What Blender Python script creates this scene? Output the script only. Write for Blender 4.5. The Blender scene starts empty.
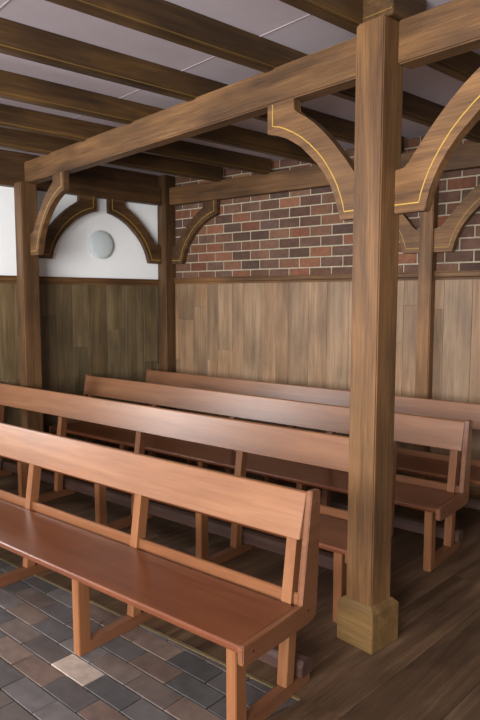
import bpy, bmesh, math, random
from mathutils import Vector, Matrix
random.seed(7)
COL = bpy.context.scene.collection

# ------------------------------------------------------------------ materials
def new_mat(name):
    m = bpy.data.materials.new(name); m.use_nodes = True
    nt = m.node_tree; nt.nodes.clear()
    out = nt.nodes.new('ShaderNodeOutputMaterial'); b = nt.nodes.new('ShaderNodeBsdfPrincipled')
    nt.links.new(b.outputs[0], out.inputs[0])
    return m, nt, b

def nd(nt, typ, **kw):
    n = nt.nodes.new(typ)
    for k, v in kw.items():
        if k.startswith('i_'): n.inputs[k[2:].replace('_', ' ')].default_value = v
        else: setattr(n, k, v)
    return n

def ramp(nt, stops):
    r = nt.nodes.new('ShaderNodeValToRGB'); el = r.color_ramp.elements
    while len(el) < len(stops): el.new(0.5)
    for e, (p, c) in zip(el, stops): e.position = p; e.color = (c[0], c[1], c[2], 1)
    return r

def srgb(r, g, b):
    f = lambda c: (c/255/12.92) if c/255 <= .04045 else ((c/255+.055)/1.055)**2.4
    return (f(r), f(g), f(b))

def wood(name, dark, mid, light, axis='X', rough=.5, scale=1., bump=.15, spec=.4, tint=False, stain=.0, coat=0., fine=1.0, k=.76):
    """grain runs along the given axis of the object; per-board tint from a colour attribute"""
    dark, mid, light = [tuple(v*k for v in c_) for c_ in (dark, mid, light)]
    m, nt, b = new_mat(name); L = nt.links.new
    tc = nd(nt, 'ShaderNodeTexCoord'); oi = nd(nt, 'ShaderNodeObjectInfo')
    off = nd(nt, 'ShaderNodeVectorMath', operation='SCALE'); off.inputs[0].default_value = (13.1, 7.7, 5.3)
    L(oi.outputs['Random'], off.inputs['Scale'])
    add = nd(nt, 'ShaderNodeVectorMath', operation='ADD'); L(tc.outputs['Object'], add.inputs[0]); L(off.outputs[0], add.inputs[1])
    src = add.outputs[0]
    if tint:
        at = nd(nt, 'ShaderNodeAttribute', attribute_name='tint')
        o2 = nd(nt, 'ShaderNodeVectorMath', operation='MULTIPLY'); o2.inputs[1].default_value = (31, 17, 23)
        L(at.outputs['Color'], o2.inputs[0])
        a2 = nd(nt, 'ShaderNodeVectorMath', operation='ADD'); L(src, a2.inputs[0]); L(o2.outputs[0], a2.inputs[1]); src = a2.outputs[0]
    def mp(along, across):
        s = [across*scale]*3; s['XYZ'.index(axis)] = along*scale
        n = nd(nt, 'ShaderNodeMapping'); n.inputs['Scale'].default_value = s; L(src, n.inputs[0]); return n.outputs[0]
    big = nd(nt, 'ShaderNodeTexNoise', i_Scale=1., i_Detail=4., i_Roughness=.6, i_Distortion=.8); L(mp(.8, 13), big.inputs['Vector'])
    fn = nd(nt, 'ShaderNodeTexNoise', i_Scale=1., i_Detail=6., i_Roughness=.7, i_Distortion=.2); L(mp(4, 120*fine), fn.inputs['Vector'])
    blot = nd(nt, 'ShaderNodeTexNoise', i_Scale=1., i_Detail=3., i_Roughness=.5); L(mp(1.6, 3.2), blot.inputs['Vector'])
    mx = nd(nt, 'ShaderNodeMath', operation='MULTIPLY'); mx.inputs[1].default_value = .55; L(big.outputs['Fac'], mx.inputs[0])
    mx2 = nd(nt, 'ShaderNodeMath', operation='MULTIPLY_ADD'); mx2.inputs[1].default_value = .45; L(fn.outputs['Fac'], mx2.inputs[0]); L(mx.outputs[0], mx2.inputs[2])
    r = ramp(nt, [(.27, dark), (.5, mid), (.74, light)]); L(mx2.outputs[0], r.inputs[0])
    c = r.outputs[0]
    if stain:
        rr = ramp(nt, [(.35, (1-stain,)*3), (.62, (1+stain*.35,)*3)]); L(blot.outputs['Fac'], rr.inputs[0])
        mm = nd(nt, 'ShaderNodeMix', data_type='RGBA', blend_type='MULTIPLY'); mm.inputs[0].default_value = 1
        L(c, mm.inputs[6]); L(rr.outputs[0], mm.inputs[7]); c = mm.outputs[2]
    if tint:
        mm = nd(nt, 'ShaderNodeMix', data_type='RGBA', blend_type='MULTIPLY'); mm.inputs[0].default_value = 1
        L(c, mm.inputs[6]); L(at.outputs['Color'], mm.inputs[7])
        c = mm.outputs[2]
    L(c, b.inputs['Base Color'])
    b.inputs['Roughness'].default_value = rough; b.inputs['Specular IOR Level'].default_value = spec
    if coat: b.inputs['Coat Weight'].default_value = coat; b.inputs['Coat Roughness'].default_value = .28
    bp = nd(nt, 'ShaderNodeBump', i_Strength=bump, i_Distance=.004); L(fn.outputs['Fac'], bp.inputs['Height']); L(bp.outputs[0], b.inputs['Normal'])
    return m

def stone(name, base, rough=.85, noise=.35, bump=.4, scale=28., spec=.3, tint=True):
    m, nt, b = new_mat(name); L = nt.links.new
    tc = nd(nt, 'ShaderNodeTexCoord')
    n = nd(nt, 'ShaderNodeTexNoise', i_Scale=scale, i_Detail=6., i_Roughness=.65); L(tc.outputs['Object'], n.inputs['Vector'])
    n2 = nd(nt, 'ShaderNodeTexNoise', i_Scale=scale*.25, i_Detail=3.); L(tc.outputs['Object'], n2.inputs['Vector'])
    ad = nd(nt, 'ShaderNodeMath', operation='ADD'); L(n.outputs['Fac'], ad.inputs[0]); L(n2.outputs['Fac'], ad.inputs[1])
    r = ramp(nt, [(.0, tuple(x*(1-noise) for x in base)), (1., tuple(min(1, x*(1+noise)) for x in base))])
    hv = nd(nt, 'ShaderNodeMath', operation='MULTIPLY'); hv.inputs[1].default_value = .5; L(ad.outputs[0], hv.inputs[0])
    mr = nd(nt, 'ShaderNodeMapRange'); mr.inputs['From Min'].default_value = .3; mr.inputs['From Max'].default_value = .7
    L(hv.outputs[0], mr.inputs[0]); L(mr.outputs[0], r.inputs[0]); c = r.outputs[0]
    if tint:
        at = nd(nt, 'ShaderNodeAttribute', attribute_name='tint')
        mm = nd(nt, 'ShaderNodeMix', data_type='RGBA', blend_type='MULTIPLY'); mm.inputs[0].default_value = 1
        L(c, mm.inputs[6]); L(at.outputs['Color'], mm.inputs[7]); c = mm.outputs[2]
    L(c, b.inputs['Base Color']); b.inputs['Roughness'].default_value = rough; b.inputs['Specular IOR Level'].default_value = spec
    bp = nd(nt, 'ShaderNodeBump', i_Strength=bump, i_Distance=.006); L(n.outputs['Fac'], bp.inputs['Height']); L(bp.outputs[0], b.inputs['Normal'])
    return m

def oak(name, axis, k=1., **kw):
    d = dict(rough=.55, scale=1., bump=.35, stain=.35, spec=.35); d.update(kw)
    s = lambda c: tuple(x*k for x in c)
    return wood(name, s(srgb(50, 32, 18)), s(srgb(112, 78, 46)), s(srgb(152, 112, 70)), axis, **d)

M = {}
M['post'] = oak('post_oak', 'Z', .93)
M['base'] = wood('base_oak', srgb(72, 50, 24), srgb(112, 84, 46), srgb(138, 108, 64), 'X', rough=.6, bump=.3, stain=.15)
M['beam'] = oak('beam_oak', 'X', .82)
M['beam_dark'] = oak('wall_beam_oak', 'X', .85)
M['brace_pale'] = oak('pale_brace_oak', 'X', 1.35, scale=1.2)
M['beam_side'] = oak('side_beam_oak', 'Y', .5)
M['joist'] = wood('joist_oak', srgb(32, 20, 10), srgb(78, 54, 27), srgb(116, 84, 42), 'Y', rough=.5, bump=.3, stain=.45, spec=.4)
M['brace'] = oak('brace_oak', 'X', .95, scale=1.2)
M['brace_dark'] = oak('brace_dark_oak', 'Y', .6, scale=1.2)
M['brace_wall'] = oak('brace_wall_oak', 'X', .75, scale=1.2)
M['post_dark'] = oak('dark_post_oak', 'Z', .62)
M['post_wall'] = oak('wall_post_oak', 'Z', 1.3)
M['inlay'] = wood('inlay_boxwood', srgb(150, 116, 46), srgb(180, 144, 62), srgb(200, 164, 84), 'X', rough=.5, bump=0)
M['joist_line'] = wood('joist_line_wood', srgb(84, 62, 26), srgb(120, 92, 42), srgb(150, 118, 60), 'Y', rough=.5, bump=0)
M['rail_trim'] = oak('rail_oak', 'X', 1.15)
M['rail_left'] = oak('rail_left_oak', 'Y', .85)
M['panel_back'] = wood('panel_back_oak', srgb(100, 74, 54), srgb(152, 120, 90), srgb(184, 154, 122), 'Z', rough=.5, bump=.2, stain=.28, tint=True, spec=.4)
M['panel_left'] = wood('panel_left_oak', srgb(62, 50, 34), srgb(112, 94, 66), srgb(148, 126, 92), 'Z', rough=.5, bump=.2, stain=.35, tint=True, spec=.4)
BD, BM_, BL = srgb(120, 78, 52), srgb(142, 96, 66), srgb(162, 118, 84)
M['bench_x'] = wood('bench_mahogany_board', BD, BM_, BL, 'X', rough=.36, scale=.8, bump=.05, stain=.14, spec=.45, coat=.15, fine=.7)
M['bench_seat'] = wood('bench_mahogany_seat', srgb(88, 46, 26), srgb(112, 62, 38), srgb(132, 80, 50), 'X', rough=.3, scale=.8, bump=.05, stain=.14, spec=.45, coat=.2, fine=.7)
M['bench_z'] = wood('bench_mahogany_leg', srgb(110, 66, 40), srgb(134, 86, 54), srgb(154, 108, 72), 'Z', rough=.4, scale=.8, bump=.05, stain=.12, spec=.4, fine=.7)
M['bench_y'] = wood('bench_mahogany_end', srgb(98, 58, 38), srgb(122, 78, 52), srgb(142, 98, 70), 'Y', rough=.36, scale=.8, bump=.05, stain=.12, spec=.45, coat=.2, fine=.7)
M['bench_rail'] = wood('bench_rail_wood', srgb(104, 62, 38), srgb(128, 82, 52), srgb(148, 100, 68), 'X', rough=.4, scale=.8, bump=.05, fine=.7)
M['bench_foot'] = wood('bench_footrest_wood', srgb(54, 36, 30), srgb(76, 53, 45), srgb(96, 70, 60), 'X', rough=.45, bump=.1)
M['plug'] = wood('plug_wood', srgb(50, 26, 14), srgb(70, 36, 20), srgb(90, 50, 30), 'Z', bump=0)
M['plank'] = wood('floor_plank', srgb(42, 30, 21), srgb(84, 64, 48), srgb(122, 98, 76), 'Y', rough=.42, bump=.35, stain=.4, tint=True, spec=.4, k=.92)
M['strip'] = wood('floor_strip', srgb(84, 70, 48), srgb(112, 96, 68), srgb(130, 112, 84), 'X', rough=.5, bump=.1)
M['brick'] = stone('brick_clay', (1, 1, 1), noise=.45, bump=.8, scale=22, spec=.15)
M['mortar'] = stone('mortar', srgb(158, 146, 126), noise=.2, bump=.6, tint=False)
M['tile'] = stone('floor_tile', (.9, .9, .9), rough=.5, noise=.5, bump=.45, scale=16, spec=.45)
M['grout'] = stone('grout', srgb(66, 62, 60), noise=.25, tint=False)
M['white'] = stone('white_plaster', srgb(238, 240, 242), noise=.025, bump=.15, scale=9, tint=False, rough=.8)
M['ceil'] = stone('ceiling_plaster', srgb(186, 176, 184), noise=.05, bump=.1, scale=7, tint=False, rough=.9)
M['seam'] = stone('ceiling_seam', srgb(176, 166, 174), noise=.05, bump=.1, tint=False)
M['lampglass'] = stone('frosted_glass', srgb(196, 206, 208), rough=.3, noise=.04, bump=.03, scale=5, tint=False)
M['lamprim'] = stone('lamp_rim', srgb(205, 210, 210), rough=.4, noise=.04, bump=.02, scale=5, tint=False)

# ------------------------------------------------------------------ mesh helpers
def finish(name, bm, mat, parent=None, loc=(0, 0, 0), rz=0., smooth=False):
    bmesh.ops.recalc_face_normals(bm, faces=bm.faces)
    me = bpy.data.meshes.new(name); bm.to_mesh(me); bm.free()
    if smooth:
        for p in me.polygons: p.use_smooth = True
    me.materials.append(mat)
    o = bpy.data.objects.new(name, me); COL.objects.link(o)
    o.location = loc; o.rotation_euler = (0, 0, rz)
    if parent: o.parent = parent
    return o

def prism(bm, pts, a, b, plane='YZ', bev=.003, seg=2):
    """closed outline in one plane, extruded from a to b along the remaining axis"""
    def v3(p, t):
        return {'YZ': (t, p[0], p[1]), 'XZ': (p[0], t, p[1]), 'XY': (p[0], p[1], t)}[plane]
    v0 = [bm.verts.new(v3(p, a)) for p in pts]; v1 = [bm.verts.new(v3(p, b)) for p in pts]
    n = len(pts); fs = [bm.faces.new(v0), bm.faces.new(v1[::-1])]
    for i in range(n): fs.append(bm.faces.new((v0[i], v1[i], v1[(i+1) % n], v0[(i+1) % n])))
    if bev:
        es = set(fs[0].edges) | set(fs[1].edges)
        for i in range(n):                                         # sharp long edges too
            pa, pb, pc = Vector(pts[i-1]), Vector(pts[i]), Vector(pts[(i+1) % n])
            if (pb-pa).angle(pc-pb, 0) > .5:
                for e in v0[i].link_edges:
                    if v1[i] in e.verts: es.add(e)
        bmesh.ops.bevel(bm, geom=list(es), offset=bev, segments=seg, affect='EDGES', clamp_overlap=True)

def box(bm, x0, x1, y0, y1, z0, z1, bev=.003, seg=2):
    prism(bm, [(x0, y0), (x1, y0), (x1, y1), (x0, y1)], z0, z1, 'XY', bev, seg)

def boxo(name, mat, x0, x1, y0, y1, z0, z1, parent=None, bev=.003, loc=(0, 0, 0), rz=0.):
    bm = bmesh.new(); box(bm, x0, x1, y0, y1, z0, z1, bev); return finish(name, bm, mat, parent, loc, rz)

def empty(name, loc=(0, 0, 0), rz=0.):
    o = bpy.data.objects.new(name, None); COL.objects.link(o); o.location = loc; o.rotation_euler = (0, 0, rz)
    o.empty_display_size = .1; return o

def tag(o, label, cat, group=None):
    o['label'] = label; o['category'] = cat
    if group: o['group'] = group
    return o

def struct(o): o['kind'] = 'structure'; return o

def kids(o): return [c for c in bpy.data.objects if c.parent is o]
def copy_tree(o, parent=None):
    c = o.copy(); COL.objects.link(c)
    if parent: c.parent = parent
    for k in kids(o): copy_tree(k, c)
    return c

def tinted(boxes, name, mat, parent=None, loc=(0, 0, 0), rz=0., bev=.003):
    """many bricks / boards of one surface in one mesh, each with its own tint"""
    bm = bmesh.new(); lay = bm.verts.layers.float_color.new('tint')
    for (x0, x1, y0, y1, z0, z1, c) in boxes:
        vs = [bm.verts.new(p) for p in ((x0, y0, z0), (x1, y0, z0), (x1, y1, z0), (x0, y1, z0), (x0, y0, z1), (x1, y0, z1), (x1, y1, z1), (x0, y1, z1))]
        for v in vs: v[lay] = (c[0], c[1], c[2], 1)
        for f in ((0, 3, 2, 1), (4, 5, 6, 7), (0, 1, 5, 4), (1, 2, 6, 5), (2, 3, 7, 6), (3, 0, 4, 7)): bm.faces.new([vs[i] for i in f])
    if bev: bmesh.ops.bevel(bm, geom=bm.edges[:], offset=bev, segments=1, affect='EDGES', clamp_overlap=True)
    return finish(name, bm, mat, parent, loc, rz)

# ------------------------------------------------------------------ survey of the room (metres)
KL = .124; TL = -math.atan(KL)              # side wall is 7 degrees off square
KM = -.166; TM = math.atan(KM)              # timber frame is 9.4 degrees off the brick wall
PX, PY = 4.209, -2.785                      # near corner of the big post
ZB, ZT, ZC = 2.862, 3.062, 3.205            # beam underside, beam top, ceiling
RZ0, RZ1 = 1.93, 2.005                       # rail on the wainscot
XR = 8.5; YN = -9.0                         # how far the floor and ceiling run

# ------------------------------------------------------------------ floor, ceiling, walls
bm = bmesh.new(); box(bm, -2.2, XR, YN, .15, -.12, -.02, 0); struct(finish('floor', bm, M['grout']))
# planks run with the timber frame
TPL = math.radians(-6.1); boxes = []; w = .31; random.seed(3)
TY = -3.345; TX = 4.15
bm = bmesh.new(); lay = bm.verts.layers.float_color.new('tint')
ca, sa = math.cos(TM), math.sin(TM)
def plank_clip(bm2):
    """cut the laid planks to the room and round the tiled area"""
    def cut(co, no, region=None):
        bmesh.ops.bisect_plane(bm2, geom=bm2.verts[:]+bm2.edges[:]+bm2.faces[:], plane_co=co, plane_no=no, clear_outer=True, dist=1e-5)
    return cut
pl = []
x = -4.
while x < 10.5:
    y = -11 + random.uniform(0, 2)
    while y < 3:
        ln = random.uniform(1.8, 3.6); t = random.uniform(.82, 1.15); r = random.uniform(-.05, .05)
        pl.append((x+.0012, x+w-.0012, y+.0012, y+ln-.0012, (t*(1+r), t, t*(1-r)))); y += ln
    x += w
def planks(cuts):
    b2 = bmesh.new(); ly = b2.verts.layers.float_color.new('tint')
    for (x0, x1, y0, y1, c) in pl:
        vs = [b2.verts.new(p) for p in ((x0, y0, -.02), (x1, y0, -.02), (x1, y1, -.02), (x0, y1, -.02), (x0, y0, 0), (x1, y0, 0), (x1, y1, 0), (x0, y1, 0))]
        for v in vs: v[ly] = (*c, 1)
        for f in ((4, 5, 6, 7), (0, 1, 5, 4), (1, 2, 6, 5), (2, 3, 7, 6), (3, 0, 4, 7)): b2.faces.new([vs[i] for i in f])
    rot = Matrix.Rotation(TPL, 4, 'Z')
    iv = rot.inverted()
    for co, no in cuts:
        co = iv @ Vector(co); no = iv.to_3x3() @ Vector(no)
        bmesh.ops.bisect_plane(b2, geom=b2.verts[:]+b2.edges[:]+b2.faces[:], plane_co=co, plane_no=no, clear_outer=True, dist=1e-5)
    return b2
bm.free()
b2 = planks([((0, 0, 0), (0, 1, 0)), ((XR, 0, 0), (1, 0, 0)), ((0, TY+.02, 0), (0, -1, 0)), ((0, 0, 0), (-1, KL, 0))])
struct(finish('floor', b2, M['plank'], rz=TPL))
b2 = planks([((0, TY+.02, 0), (0, 1, 0)), ((XR, 0, 0), (1, 0, 0)), ((0, YN, 0), (0, -1, 0)), ((TX, TY, 0), (-1, .2, 0))])
struct(finish('floor', b2, M['plank'], rz=TPL))
boxo('trim_1', M['strip'], -.45, TX, TY, TY+.02, -.02, .003, bev=.001)['kind'] = 'structure'
# clay pavers: courses run along the benches
tiles = []; random.seed(11)
TW, TD = .268, .129
cols = [(78, 74, 74), (90, 86, 86), (104, 86, 78), (116, 88, 74), (72, 68, 70), (92, 80, 76), (104, 98, 96), (66, 64, 66), (122, 96, 82), (92, 86, 86), (84, 78, 78)]
RT = math.radians(-2.6)
def tile_color(): 
    c = srgb(*[v*.6+.4*a_ for v, a_ in zip(random.choice(cols), (86, 80, 78))]); k = random.uniform(.8, 1.15); return tuple(v*k for v in c)
def tfr(x, y): return (x*math.cos(-RT)-y*math.sin(-RT), x*math.sin(-RT)+y*math.cos(-RT))
ox, oy = 3.058, -3.737                           # corner of the one pale paver; x, y measured from there
for rr in range(-8, 44):
    yy = oy-(rr+1)*TD
    x = -6.*TW - (TW*.5 if rr % 2 else 0) 
    for q in range(-22, 14):
        xx = q*TW+(TW*.5 if rr % 2 else 0)
        c = srgb(168, 150, 138) if (rr == 0 and q == 0) else tile_color()
        tiles.append((xx+.003, xx+TW-.003, -(rr+1)*TD+.003, -rr*TD-.003, -.02, random.uniform(-.0015, .0015), c))
bm = bmesh.new(); lay = bm.verts.layers.float_color.new('tint')
for (x0, x1, y0, y1, z0, z1, c) in tiles:
    vs = [bm.verts.new(p) for p in ((x0, y0, z0), (x1, y0, z0), (x1, y1, z0), (x0, y1, z0), (x0, y0, z1), (x1, y0, z1), (x1, y1, z1), (x0, y1, z1))]
    for v in vs: v[lay] = (c[0], c[1], c[2], 1)
    for f in ((4, 5, 6, 7), (0, 1, 5, 4), (1, 2, 6, 5), (2, 3, 7, 6), (3, 0, 4, 7)): bm.faces.new([vs[i] for i in f])
bmesh.ops.bevel(bm, geom=[e for e in bm.edges if all(v.co.z > -.01 for v in e.verts)], offset=.0025, segments=1, affect='EDGES', clamp_overlap=True)
bmesh.ops.transform(bm, matrix=Matrix.Translation((ox, oy, 0)) @ Matrix.Rotation(RT, 4, 'Z'), verts=bm.verts)
for co_, no_ in (((0, TY-.003, 0), (0, 1, 0)), ((TX-.003, TY, 0), (1, -.2, 0)), ((0, YN, 0), (0, -1, 0)), ((-1.6, 0, 0), (-1, 0, 0))):
    bmesh.ops.bisect_plane(bm, geom=bm.verts[:]+bm.edges[:]+bm.faces[:], plane_co=co_, plane_no=no_, clear_outer=True, dist=1e-5)
struct(finish('floor', bm, M['tile']))

# ceiling with board seams
bm = bmesh.new(); box(bm, -2.2, XR, YN, .15, ZC, ZC+.1, 0); struct(finish('ceiling', bm, M['ceil']))
bm = bmesh.new()
for s in (-6., -4.8, -3.6, -2.4, -1.2, 0): box(bm, -4, 5, s, s+.006, ZC-.003, ZC+.001, 0)
struct(finish('trim_2', bm, M['seam'], loc=(PX, PY, 0), rz=TM))

# brick wall
bm = bmesh.new(); box(bm, -.2, XR, 0, .15, -.02, ZC, 0); struct(finish('wall_back', bm, M['mortar']))
bricks = []; random.seed(5)
bc = [(102, 72, 60), (116, 74, 60), (84, 66, 62), (72, 62, 62), (122, 82, 64), (104, 78, 66), (80, 66, 62), (130, 80, 60), (92, 72, 66), (98, 76, 66), (150, 116, 96)]
z = RZ1-.03; r = 0
while z < ZC-.02:
    x = .0 - (.128 if r % 2 else 0)
    while x < 7.2:
        c = srgb(*[v*.65+.35*a_ for v, a_ in zip(random.choices(bc, [5, 5, 6, 6, 4, 5, 6, 2, 5, 5, 1])[0], (116, 80, 58))]); k = random.uniform(.9, 1.45)
        if x > -.01 or r % 2: bricks.append((max(x, .0)+.007, x+.256-.007, -.007-random.uniform(0, .004), .02, z+.007, min(z+.104-.007, ZC-.003), (c[0]*k, c[1]*k, c[2]*k)))
        x += .256
    z += .104; r += 1
struct(tinted(bricks, 'wall_back', M['brick'], bev=.004))

# side wall: white plaster (local frame: x into the room, y along the wall)
boxo('wall_left', M['white'], -.15, 0, -9, .0, -.02, ZC, rz=TL, bev=0)['kind'] = 'structure'

# wainscot boards
def boards(a0, a1, z1, rng, lo, hi):
    out = []; rng = random.Random(rng); a = a0
    while a < a1:
        w = rng.choice([.16, .19, .22, .25]); b = min(a+w, a1); zs = rng.uniform(.5, 1.75)
        for (z0, z2) in ((.0, zs), (zs, z1)):
            t = rng.uniform(lo, hi); q = rng.uniform(-.05, .05)
            out.append((a+.0008, b-.0008, z0+.0005, z2-.0005, (t*(1+q), t, t*(1-q))))
        a = b
    return out
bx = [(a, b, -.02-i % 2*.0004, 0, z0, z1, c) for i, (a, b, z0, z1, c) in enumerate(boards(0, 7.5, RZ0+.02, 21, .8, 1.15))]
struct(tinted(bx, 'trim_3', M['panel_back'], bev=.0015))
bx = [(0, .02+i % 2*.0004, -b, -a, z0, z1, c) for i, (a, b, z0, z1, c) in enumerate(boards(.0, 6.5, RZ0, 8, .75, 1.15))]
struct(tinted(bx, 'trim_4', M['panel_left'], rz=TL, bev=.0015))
# moulded rails
prof = [(0, RZ0), (.028, RZ0), (.03, RZ0+.02), (.042, RZ0+.03), (.045, RZ1-.012), (.055, RZ1-.01), (.055, RZ1), (0, RZ1)]
bm = bmesh.new(); prism(bm, [(-p[0], p[1]) for p in prof], 0, 7.5, 'YZ', .0015, 1); struct(finish('trim_5', bm, M['rail_trim']))
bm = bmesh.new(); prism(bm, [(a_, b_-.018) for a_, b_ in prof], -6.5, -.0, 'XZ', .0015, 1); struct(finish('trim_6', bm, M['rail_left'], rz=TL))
# skirting
boxo('baseboard_back', M['rail_trim'], 0, 7.5, -.035, 0, 0, .12)['kind'] = 'structure'
boxo('baseboard_left', M['rail_left'], 0, .035, -6.5, 0, 0, .12, rz=TL)['kind'] = 'structure'

# ------------------------------------------------------------------ posts
P = empty('timber_post', (PX, PY, 0), TM)
tag(P, 'big oak post in front, standing on a chamfered base block between the benches and aisle', 'post')
W = .163
bm = bmesh.new(); prism(bm, [(-W, 0), (0, 0), (0, W), (-W, W)], .2, ZT-.0, 'XY', .006, 2); finish('shaft', bm, M['post'], P)
e, bh = .031, .232
bm = bmesh.new()
ring = lambda q, z: [bm.verts.new(p) for p in ((-W-q, -q, z), (q, -q, z), (q, W+q, z), (-W-q, W+q, z))]
rs = [ring(e, 0), ring(e, bh-.028), ring(.004, bh)]
bm.faces.new(rs[0][::-1]); bm.faces.new(rs[2])
for a, b in zip(rs, rs[1:]):
    for i in range(4): bm.faces.new((a[i], a[(i+1) % 4], b[(i+1) % 4], b[i]))
bmesh.ops.bevel(bm, geom=bm.edges[:], offset=.003, segments=2, affect='EDGES')
o = finish('base_block', bm, M['base'], P); o['label'] = 'yellowish oak base block with chamfered top'
o = boxo('cap_block', M['joist'], -W-.004, .025, .03, .3, ZT, ZC, P); o['label'] = 'block above the beam'
o = boxo('inlay_line', M['joist_line'], -W, .02, .028, .031, ZT+.028, ZT+.032, o, bev=0)

def simple_post(name, mat, x0, x1, y0, y1, z1, label, rz=0.):
    bm = bmesh.new(); prism(bm, [(x0, y0), (x1, y0), (x1, y1), (x0, y1)], 0, z1, 'XY', .008, 3)
    o = finish(name, bm, mat, None, (0, 0, 0), rz); tag(o, label, 'post', 'oak posts against the walls'); return o
boxo('trim_7', M['post_dark'], .021, .11, -1.9, -1.753, .12, ZB, rz=TL)['kind'] = 'structure'
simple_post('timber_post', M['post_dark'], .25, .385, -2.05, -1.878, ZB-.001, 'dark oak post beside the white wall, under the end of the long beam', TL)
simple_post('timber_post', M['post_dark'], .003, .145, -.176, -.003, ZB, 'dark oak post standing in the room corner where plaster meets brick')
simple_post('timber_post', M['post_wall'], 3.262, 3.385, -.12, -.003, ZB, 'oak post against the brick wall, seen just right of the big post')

# ------------------------------------------------------------------ beams
def beam(name, mat, pts, label, loc=(0, 0, 0), rz=0., bev=.008):
    x0, x1, y0, y1, z0, z1 = pts
    bm = bmesh.new(); box(bm, x0, x1, y0, y1, z0, z1, bev, 2); o = finish(name, bm, mat, None, loc, rz); tag(o, label, 'beam'); return o
D = .105
beam('main_beam', M['beam'], (-4.215, -W-.001, D, D+.11, ZB, ZT), 'long oak beam running from the big post to the post on the white wall', (PX, PY, 0), TM)
beam('main_beam', M['beam'], (.001, 3.3, D, D+.11, ZB, ZT), 'oak beam leaving the big post to the right', (PX, PY, 0), TM)
beam('wall_beam', M['beam_dark'], (.15, 7.5, -.12, -.012, ZB, ZT), 'oak beam fixed along the top of the brick wall')
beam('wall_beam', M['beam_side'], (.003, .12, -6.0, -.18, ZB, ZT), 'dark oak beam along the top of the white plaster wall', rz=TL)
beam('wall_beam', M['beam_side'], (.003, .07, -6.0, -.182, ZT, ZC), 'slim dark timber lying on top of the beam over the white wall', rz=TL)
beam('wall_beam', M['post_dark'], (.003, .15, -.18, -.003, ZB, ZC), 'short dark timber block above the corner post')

# ------------------------------------------------------------------ joists (frame direction)
jx = [(4.85, 'ceiling joist right of the big post, nearest to the right edge of the photo'),
      (4.12, 'ceiling joist just left of the top of the big post'),
      (3.433, 'ceiling joist second to the left of the big post, cut by the top edge'),
      (2.702, 'ceiling joist third to the left of the big post'),
      (1.942, 'ceiling joist fourth to the left of the big post'),
      (1.231, 'ceiling joist second from the white wall'),
      (.572, 'ceiling joist nearest to the white wall'),
      (5.58, 'ceiling joist beyond the right brace, its end over the brick wall')]
YL0, YL1 = -4.6, 1.98
jm = None
for i, (xj, lab) in enumerate(jx):
    # the joist's left side passes through (xj, -2); origin there
    if jm is None:
        bm = bmesh.new(); box(bm, 0, .07, -4.4, 1.95, ZT-.014, ZC, .006, 2)
        o = finish('ceiling_joist', bm, M['joist']); jm = o
        ln = boxo('inlay_line', M['joist_line'], .069, .0708, -4.39, 1.94, ZT+.002, ZT+.006, o, bev=0)
    else:
        o = copy_tree(jm)
    o.location = (xj, -2, 0); o.rotation_euler = (0, 0, TM)
    tag(o, lab, 'joist', 'ceiling joists over the benches')
# ------------------------------------------------------------------ curved braces
OUT = [(0, -.69), (.168, -.69), (.176, -.65), (.19, -.60), (.21, -.55), (.238, -.495), (.275, -.44), (.326, -.38), (.385, -.325), (.44, -.276), (.5, -.238), (.56, -.205), (.63, -.178),
       (.71, -.157), (.71, 0), (.5, 0), (.5, -.068), (.455, -.093), (.41, -.12), (.345, -.168), (.28, -.225), (.218, -.288), (.16, -.354), (.118, -.405), (.08, -.46), (.05, -.485), (0, -.485)]
INL = [(0.005, -.65), (.137, -.65), (.146, -.61), (.16, -.57), (.183, -.515), (.212, -.463), (.245, -.413), (.287, -.358), (.333, -.31), (.386, -.263), (.443, -.22), (.5, -.186), (.558, -.157), (.61, -.135), (.665, -.122), (.665, -.003)]
def brace(label, mat, loc, rz, flip, plane, a, b, face, group, sc=1., inlay_both=True):
    """outline in (s,z) from the foot on the post; a..b thickness; face: side with the inlay"""
    f = -1 if flip else 1
    T = empty('curved_brace', loc, rz)
    bm = bmesh.new(); prism(bm, [(f*s*sc, ZB+z) for s, z in OUT], a, b, plane, .004, 2)
    finish('brace_body', bm, mat, T)
    bm = bmesh.new(); h = .0032
    n = len(INL)
    def nrm(i):
        p, q = Vector(INL[max(i-1, 0)]), Vector(INL[min(i+1, n-1)]); d = (q-p).normalized(); return Vector((-d.y, d.x))
    fa = face + (.0015 if face > (a+b)/2 else -.0015); fb = face - (.001 if face > (a+b)/2 else -.001)
    L_, R_ = [], []
    for i in range(n):
        m_ = nrm(i)
        L_.append(Vector(INL[i])+m_*h); R_.append(Vector(INL[i])-m_*h)
    def v3(p, t): return (t, f*p[0]*sc, ZB+p[1]) if plane == 'YZ' else (f*p[0]*sc, t, ZB+p[1])
    rows = [[bm.verts.new(v3(p, t)) for p in arr] for arr, t in ((L_, fa), (R_, fa), (R_, fb), (L_, fb))]
    for k in range(4):
        r0, r1 = rows[k], rows[(k+1) % 4]
        for i in range(n-1): bm.faces.new((r0[i], r0[i+1], r1[i+1], r1[i]))
    bm.faces.new([r[0] for r in rows]); bm.faces.new([r[-1] for r in rows])
    o = finish('inlay_line', bm, M['inlay'], T); o['label'] = 'thin yellow inlay line'
    tag(T, label, 'brace', group); return T
G = 'curved oak braces under the beams'
c, s = math.cos(TM), math.sin(TM)
def fr(x, y=0): return (PX+x*c-y*s, PY+x*s+y*c, 0)
brace('light oak curved brace on the left side of the big post', M['brace'], fr(-W-.002), TM, True, 'XZ', D+.001, D+.056, D+.001, G)
brace('light oak curved brace on the right side of the big post', M['brace'], fr(.002), TM, False, 'XZ', D+.001, D+.056, D+.001, G)
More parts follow.
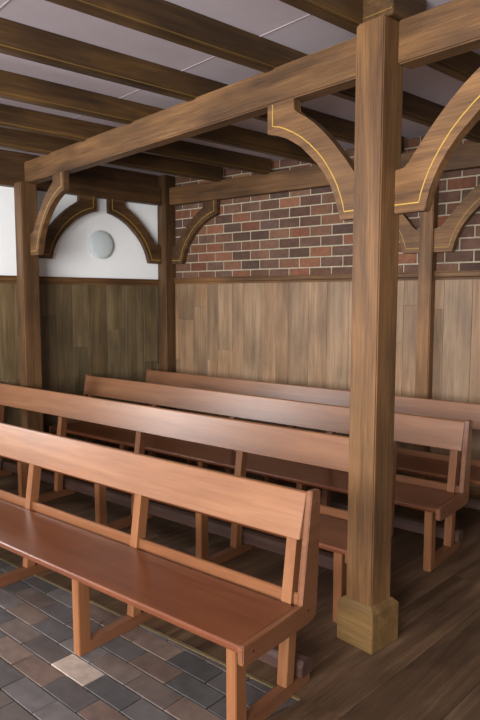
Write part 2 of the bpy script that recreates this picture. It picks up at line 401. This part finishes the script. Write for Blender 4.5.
brace('dark curved brace from the white wall post out to the long beam', M['brace_wall'], fr(-4.13), TM, False, 'XZ', D+.001, D+.056, D+.001, G, 1.02)
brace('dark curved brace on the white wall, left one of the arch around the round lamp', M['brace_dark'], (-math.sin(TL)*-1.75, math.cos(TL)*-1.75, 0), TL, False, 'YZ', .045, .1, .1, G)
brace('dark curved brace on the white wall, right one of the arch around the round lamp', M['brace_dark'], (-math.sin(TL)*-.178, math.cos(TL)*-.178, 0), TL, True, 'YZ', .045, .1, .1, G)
brace('dark curved brace on the brick wall beside the corner post', M['brace_dark'], (.146, 0, 0), 0, False, 'XZ', -.075, -.02, -.075, G)
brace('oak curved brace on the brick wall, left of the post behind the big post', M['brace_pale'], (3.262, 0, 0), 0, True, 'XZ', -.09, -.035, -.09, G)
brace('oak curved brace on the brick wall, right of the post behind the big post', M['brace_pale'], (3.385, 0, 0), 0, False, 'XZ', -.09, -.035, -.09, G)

# ------------------------------------------------------------------ round wall lamp
lx, ly_, lz = 0, -.945, 2.357
Lm = empty('wall_lamp', (-math.sin(TL)*ly_, math.cos(TL)*ly_, lz), TL)
def lathe(name, prof, mat):
    bm = bmesh.new(); N = 48
    rows = [[bm.verts.new((h, r*math.cos(2*math.pi*i/N), r*math.sin(2*math.pi*i/N))) for i in range(N)] for r, h in prof]
    for a, b in zip(rows, rows[1:]):
        for i in range(N): bm.faces.new((a[i], a[(i+1) % N], b[(i+1) % N], b[i]))
    bm.faces.new(rows[0]); bm.faces.new(rows[-1]); return finish(name, bm, mat, Lm, smooth=True)
lathe('lamp_rim', [(.155, .001), (.157, .02), (.154, .03), (.147, .034)], M['lamprim'])
lathe('lamp_shade', [(.15, .03), (.144, .038), (.125, .046), (.095, .053), (.06, .058), (.03, .06), (.004, .061)], M['lampglass'])
tag(Lm, 'round frosted white lamp on the plaster wall inside the timber arch', 'lamp')

# ------------------------------------------------------------------ benches
def make_bench(length=4.155):
    B = empty('wooden_bench')
    x0, x1 = -length, 0.
    bm = bmesh.new()
    prism(bm, [(0.004, .408), (.0, .418), (.0, .432), (.006, .44), (.40, .44), (.40, .408)], x0+.03, x1-.03, 'YZ', .002, 1)
    finish('seat', bm, M['bench_seat'], B)
    bm = bmesh.new()
    prism(bm, [(.418, .732), (.469, .922), (.474, .928), (.496, .928), (.50, .918), (.45, .732)], x0+.03, x1-.03, 'YZ', .002, 1)
    finish('backrest', bm, M['bench_x'], B)
    boxo('back_rail', M['bench_rail'], x0+.031, x1-.031, .432, .452, .405, .483, B, bev=.004)
    for ex in (x0, x1-.03):
        bm = bmesh.new()
        prism(bm, [(-.006, .372), (0, .366), (.02, .362), (.45, .352), (.49, .354), (.515, .368), (.522, .40), (.53, .60), (.543, .925), (.536, .934), (.476, .938), (.470, .932), (.408, .447), (.0, .443), (-.006, .437)], ex, ex+.03, 'YZ', .004, 2)
        finish('end_panel', bm, M['bench_y'], B)
        for (py, pz) in ((.06, .405), (.45, .415), (.505, .88)):
            if ex > -1:
                bm = bmesh.new(); n = 12
                prism(bm, [(py+.006*math.cos(2*math.pi*i/n), pz+.006*math.sin(2*math.pi*i/n)) for i in range(n)], ex+.029, ex+.0312, 'YZ', 0)
                finish('screw_plug', bm, M['plug'], B)
    nfr = 5
    for k in range(nfr):
        xc = x1-.092-k*(length-.184)/(nfr-1)
        xa, xb = xc-.024, xc+.028
        bm = bmesh.new(); prism(bm, [(.032, .0), (.102, .0), (.096, .408), (.03, .408)], xa, xb, 'YZ', .003, 2); finish('leg', bm, M['bench_z'], B)
        bm = bmesh.new(); prism(bm, [(.38, .062), (.44, .062), (.47, .44), (.538, .9), (.503, .9), (.453, .735), (.41, .44)], xa, xb, 'YZ', .003, 2); finish('upright', bm, M['bench_z'], B)
        bm = bmesh.new(); prism(bm, [(.095, .0), (.56, .0), (.575, .01), (.575, .05), (.56, .062), (.095, .062)], xa, xb, 'YZ', .003, 2); finish('foot_rail', bm, M['bench_y'], B)
    bm = bmesh.new()
    prism(bm, [(.475, .07), (.475, .118), (.49, .14), (.53, .146), (.563, .134), (.574, .11), (.572, .075), (.56, .062), (.485, .062)], x0+.04, x1-.045, 'YZ', .003, 2)
    finish('footrest_bar', bm, M['bench_foot'], B)
    return B
BL_ = [((4.176, -3.771), 'long wooden bench nearest the camera, its seat fully in view'),
       ((4.032, -2.687), 'long wooden bench second from the camera, its right end behind the big post'),
       ((4.15, -1.741), 'long wooden bench third from the camera, its right end just past the big post'),
       ((4.265, -.952), 'long wooden bench farthest back, along the panelled brick wall')]
bench = None
for i, ((bxx, byy), lab) in enumerate(BL_):
    o = make_bench() if bench is None else copy_tree(bench)
    if bench is None: bench = o
    o.location = (bxx, byy, 0)
    if i == 1: o.scale = (1.025, 1, 1)
    tag(o, lab, 'bench', 'wooden benches set in rows')

# ------------------------------------------------------------------ light
def area(name, loc, target, sx, sy, power, col):
    l = bpy.data.lights.new(name, 'AREA'); l.shape = 'RECTANGLE'; l.size = sx; l.size_y = sy; l.energy = power; l.color = col
    o = bpy.data.objects.new(name, l); COL.objects.link(o); o.location = loc
    o.rotation_euler = (Vector(target)-Vector(loc)).to_track_quat('-Z', 'Y').to_euler(); return o
area('window_light', (-.35, -4.6, 1.9), (2.5, -3.2, 1.0), 1.6, 1.3, 120, (.95, .97, 1.))
area('window_light', (4.6, -8.8, 1.9), (1.6, -1.0, 1.5), 4.5, 2.0, 860, (1, .985, .96))
#area('window_light', (8.2, -2.5, 1.8), (2.5, -1.8, 2.2), 3.5, 1.8, 55, (1., .94, .84))
w = bpy.data.worlds.new('world'); bpy.context.scene.world = w; w.use_nodes = True
bg = w.node_tree.nodes['Background']; bg.inputs[0].default_value = (1, .98, .96, 1); bg.inputs[1].default_value = .5

# ------------------------------------------------------------------ camera
cam = bpy.data.cameras.new('camera'); co = bpy.data.objects.new('camera', cam); COL.objects.link(co)
yw, pi_, ro = math.radians(38.697), math.radians(-5.569), math.radians(.078)
fwd = Vector((-math.sin(yw)*math.cos(pi_), math.cos(yw)*math.cos(pi_), math.sin(pi_)))
r = Vector((math.cos(yw), math.sin(yw), 0)); up = r.cross(fwd)
r2 = r*math.cos(ro)+up*math.sin(ro); u2 = -r*math.sin(ro)+up*math.cos(ro)
mt = Matrix((r2, u2, -fwd)).transposed().to_4x4(); mt.translation = (5.598, -5.573, 1.767)
co.matrix_world = mt
cam.sensor_fit = 'VERTICAL'; cam.sensor_height = 36; cam.lens = 635.358/720*36
cam.clip_start = .05
sc = bpy.context.scene; sc.camera = co
sc.view_settings.view_transform = 'Standard'; sc.view_settings.look = 'None'; sc.view_settings.exposure = 0
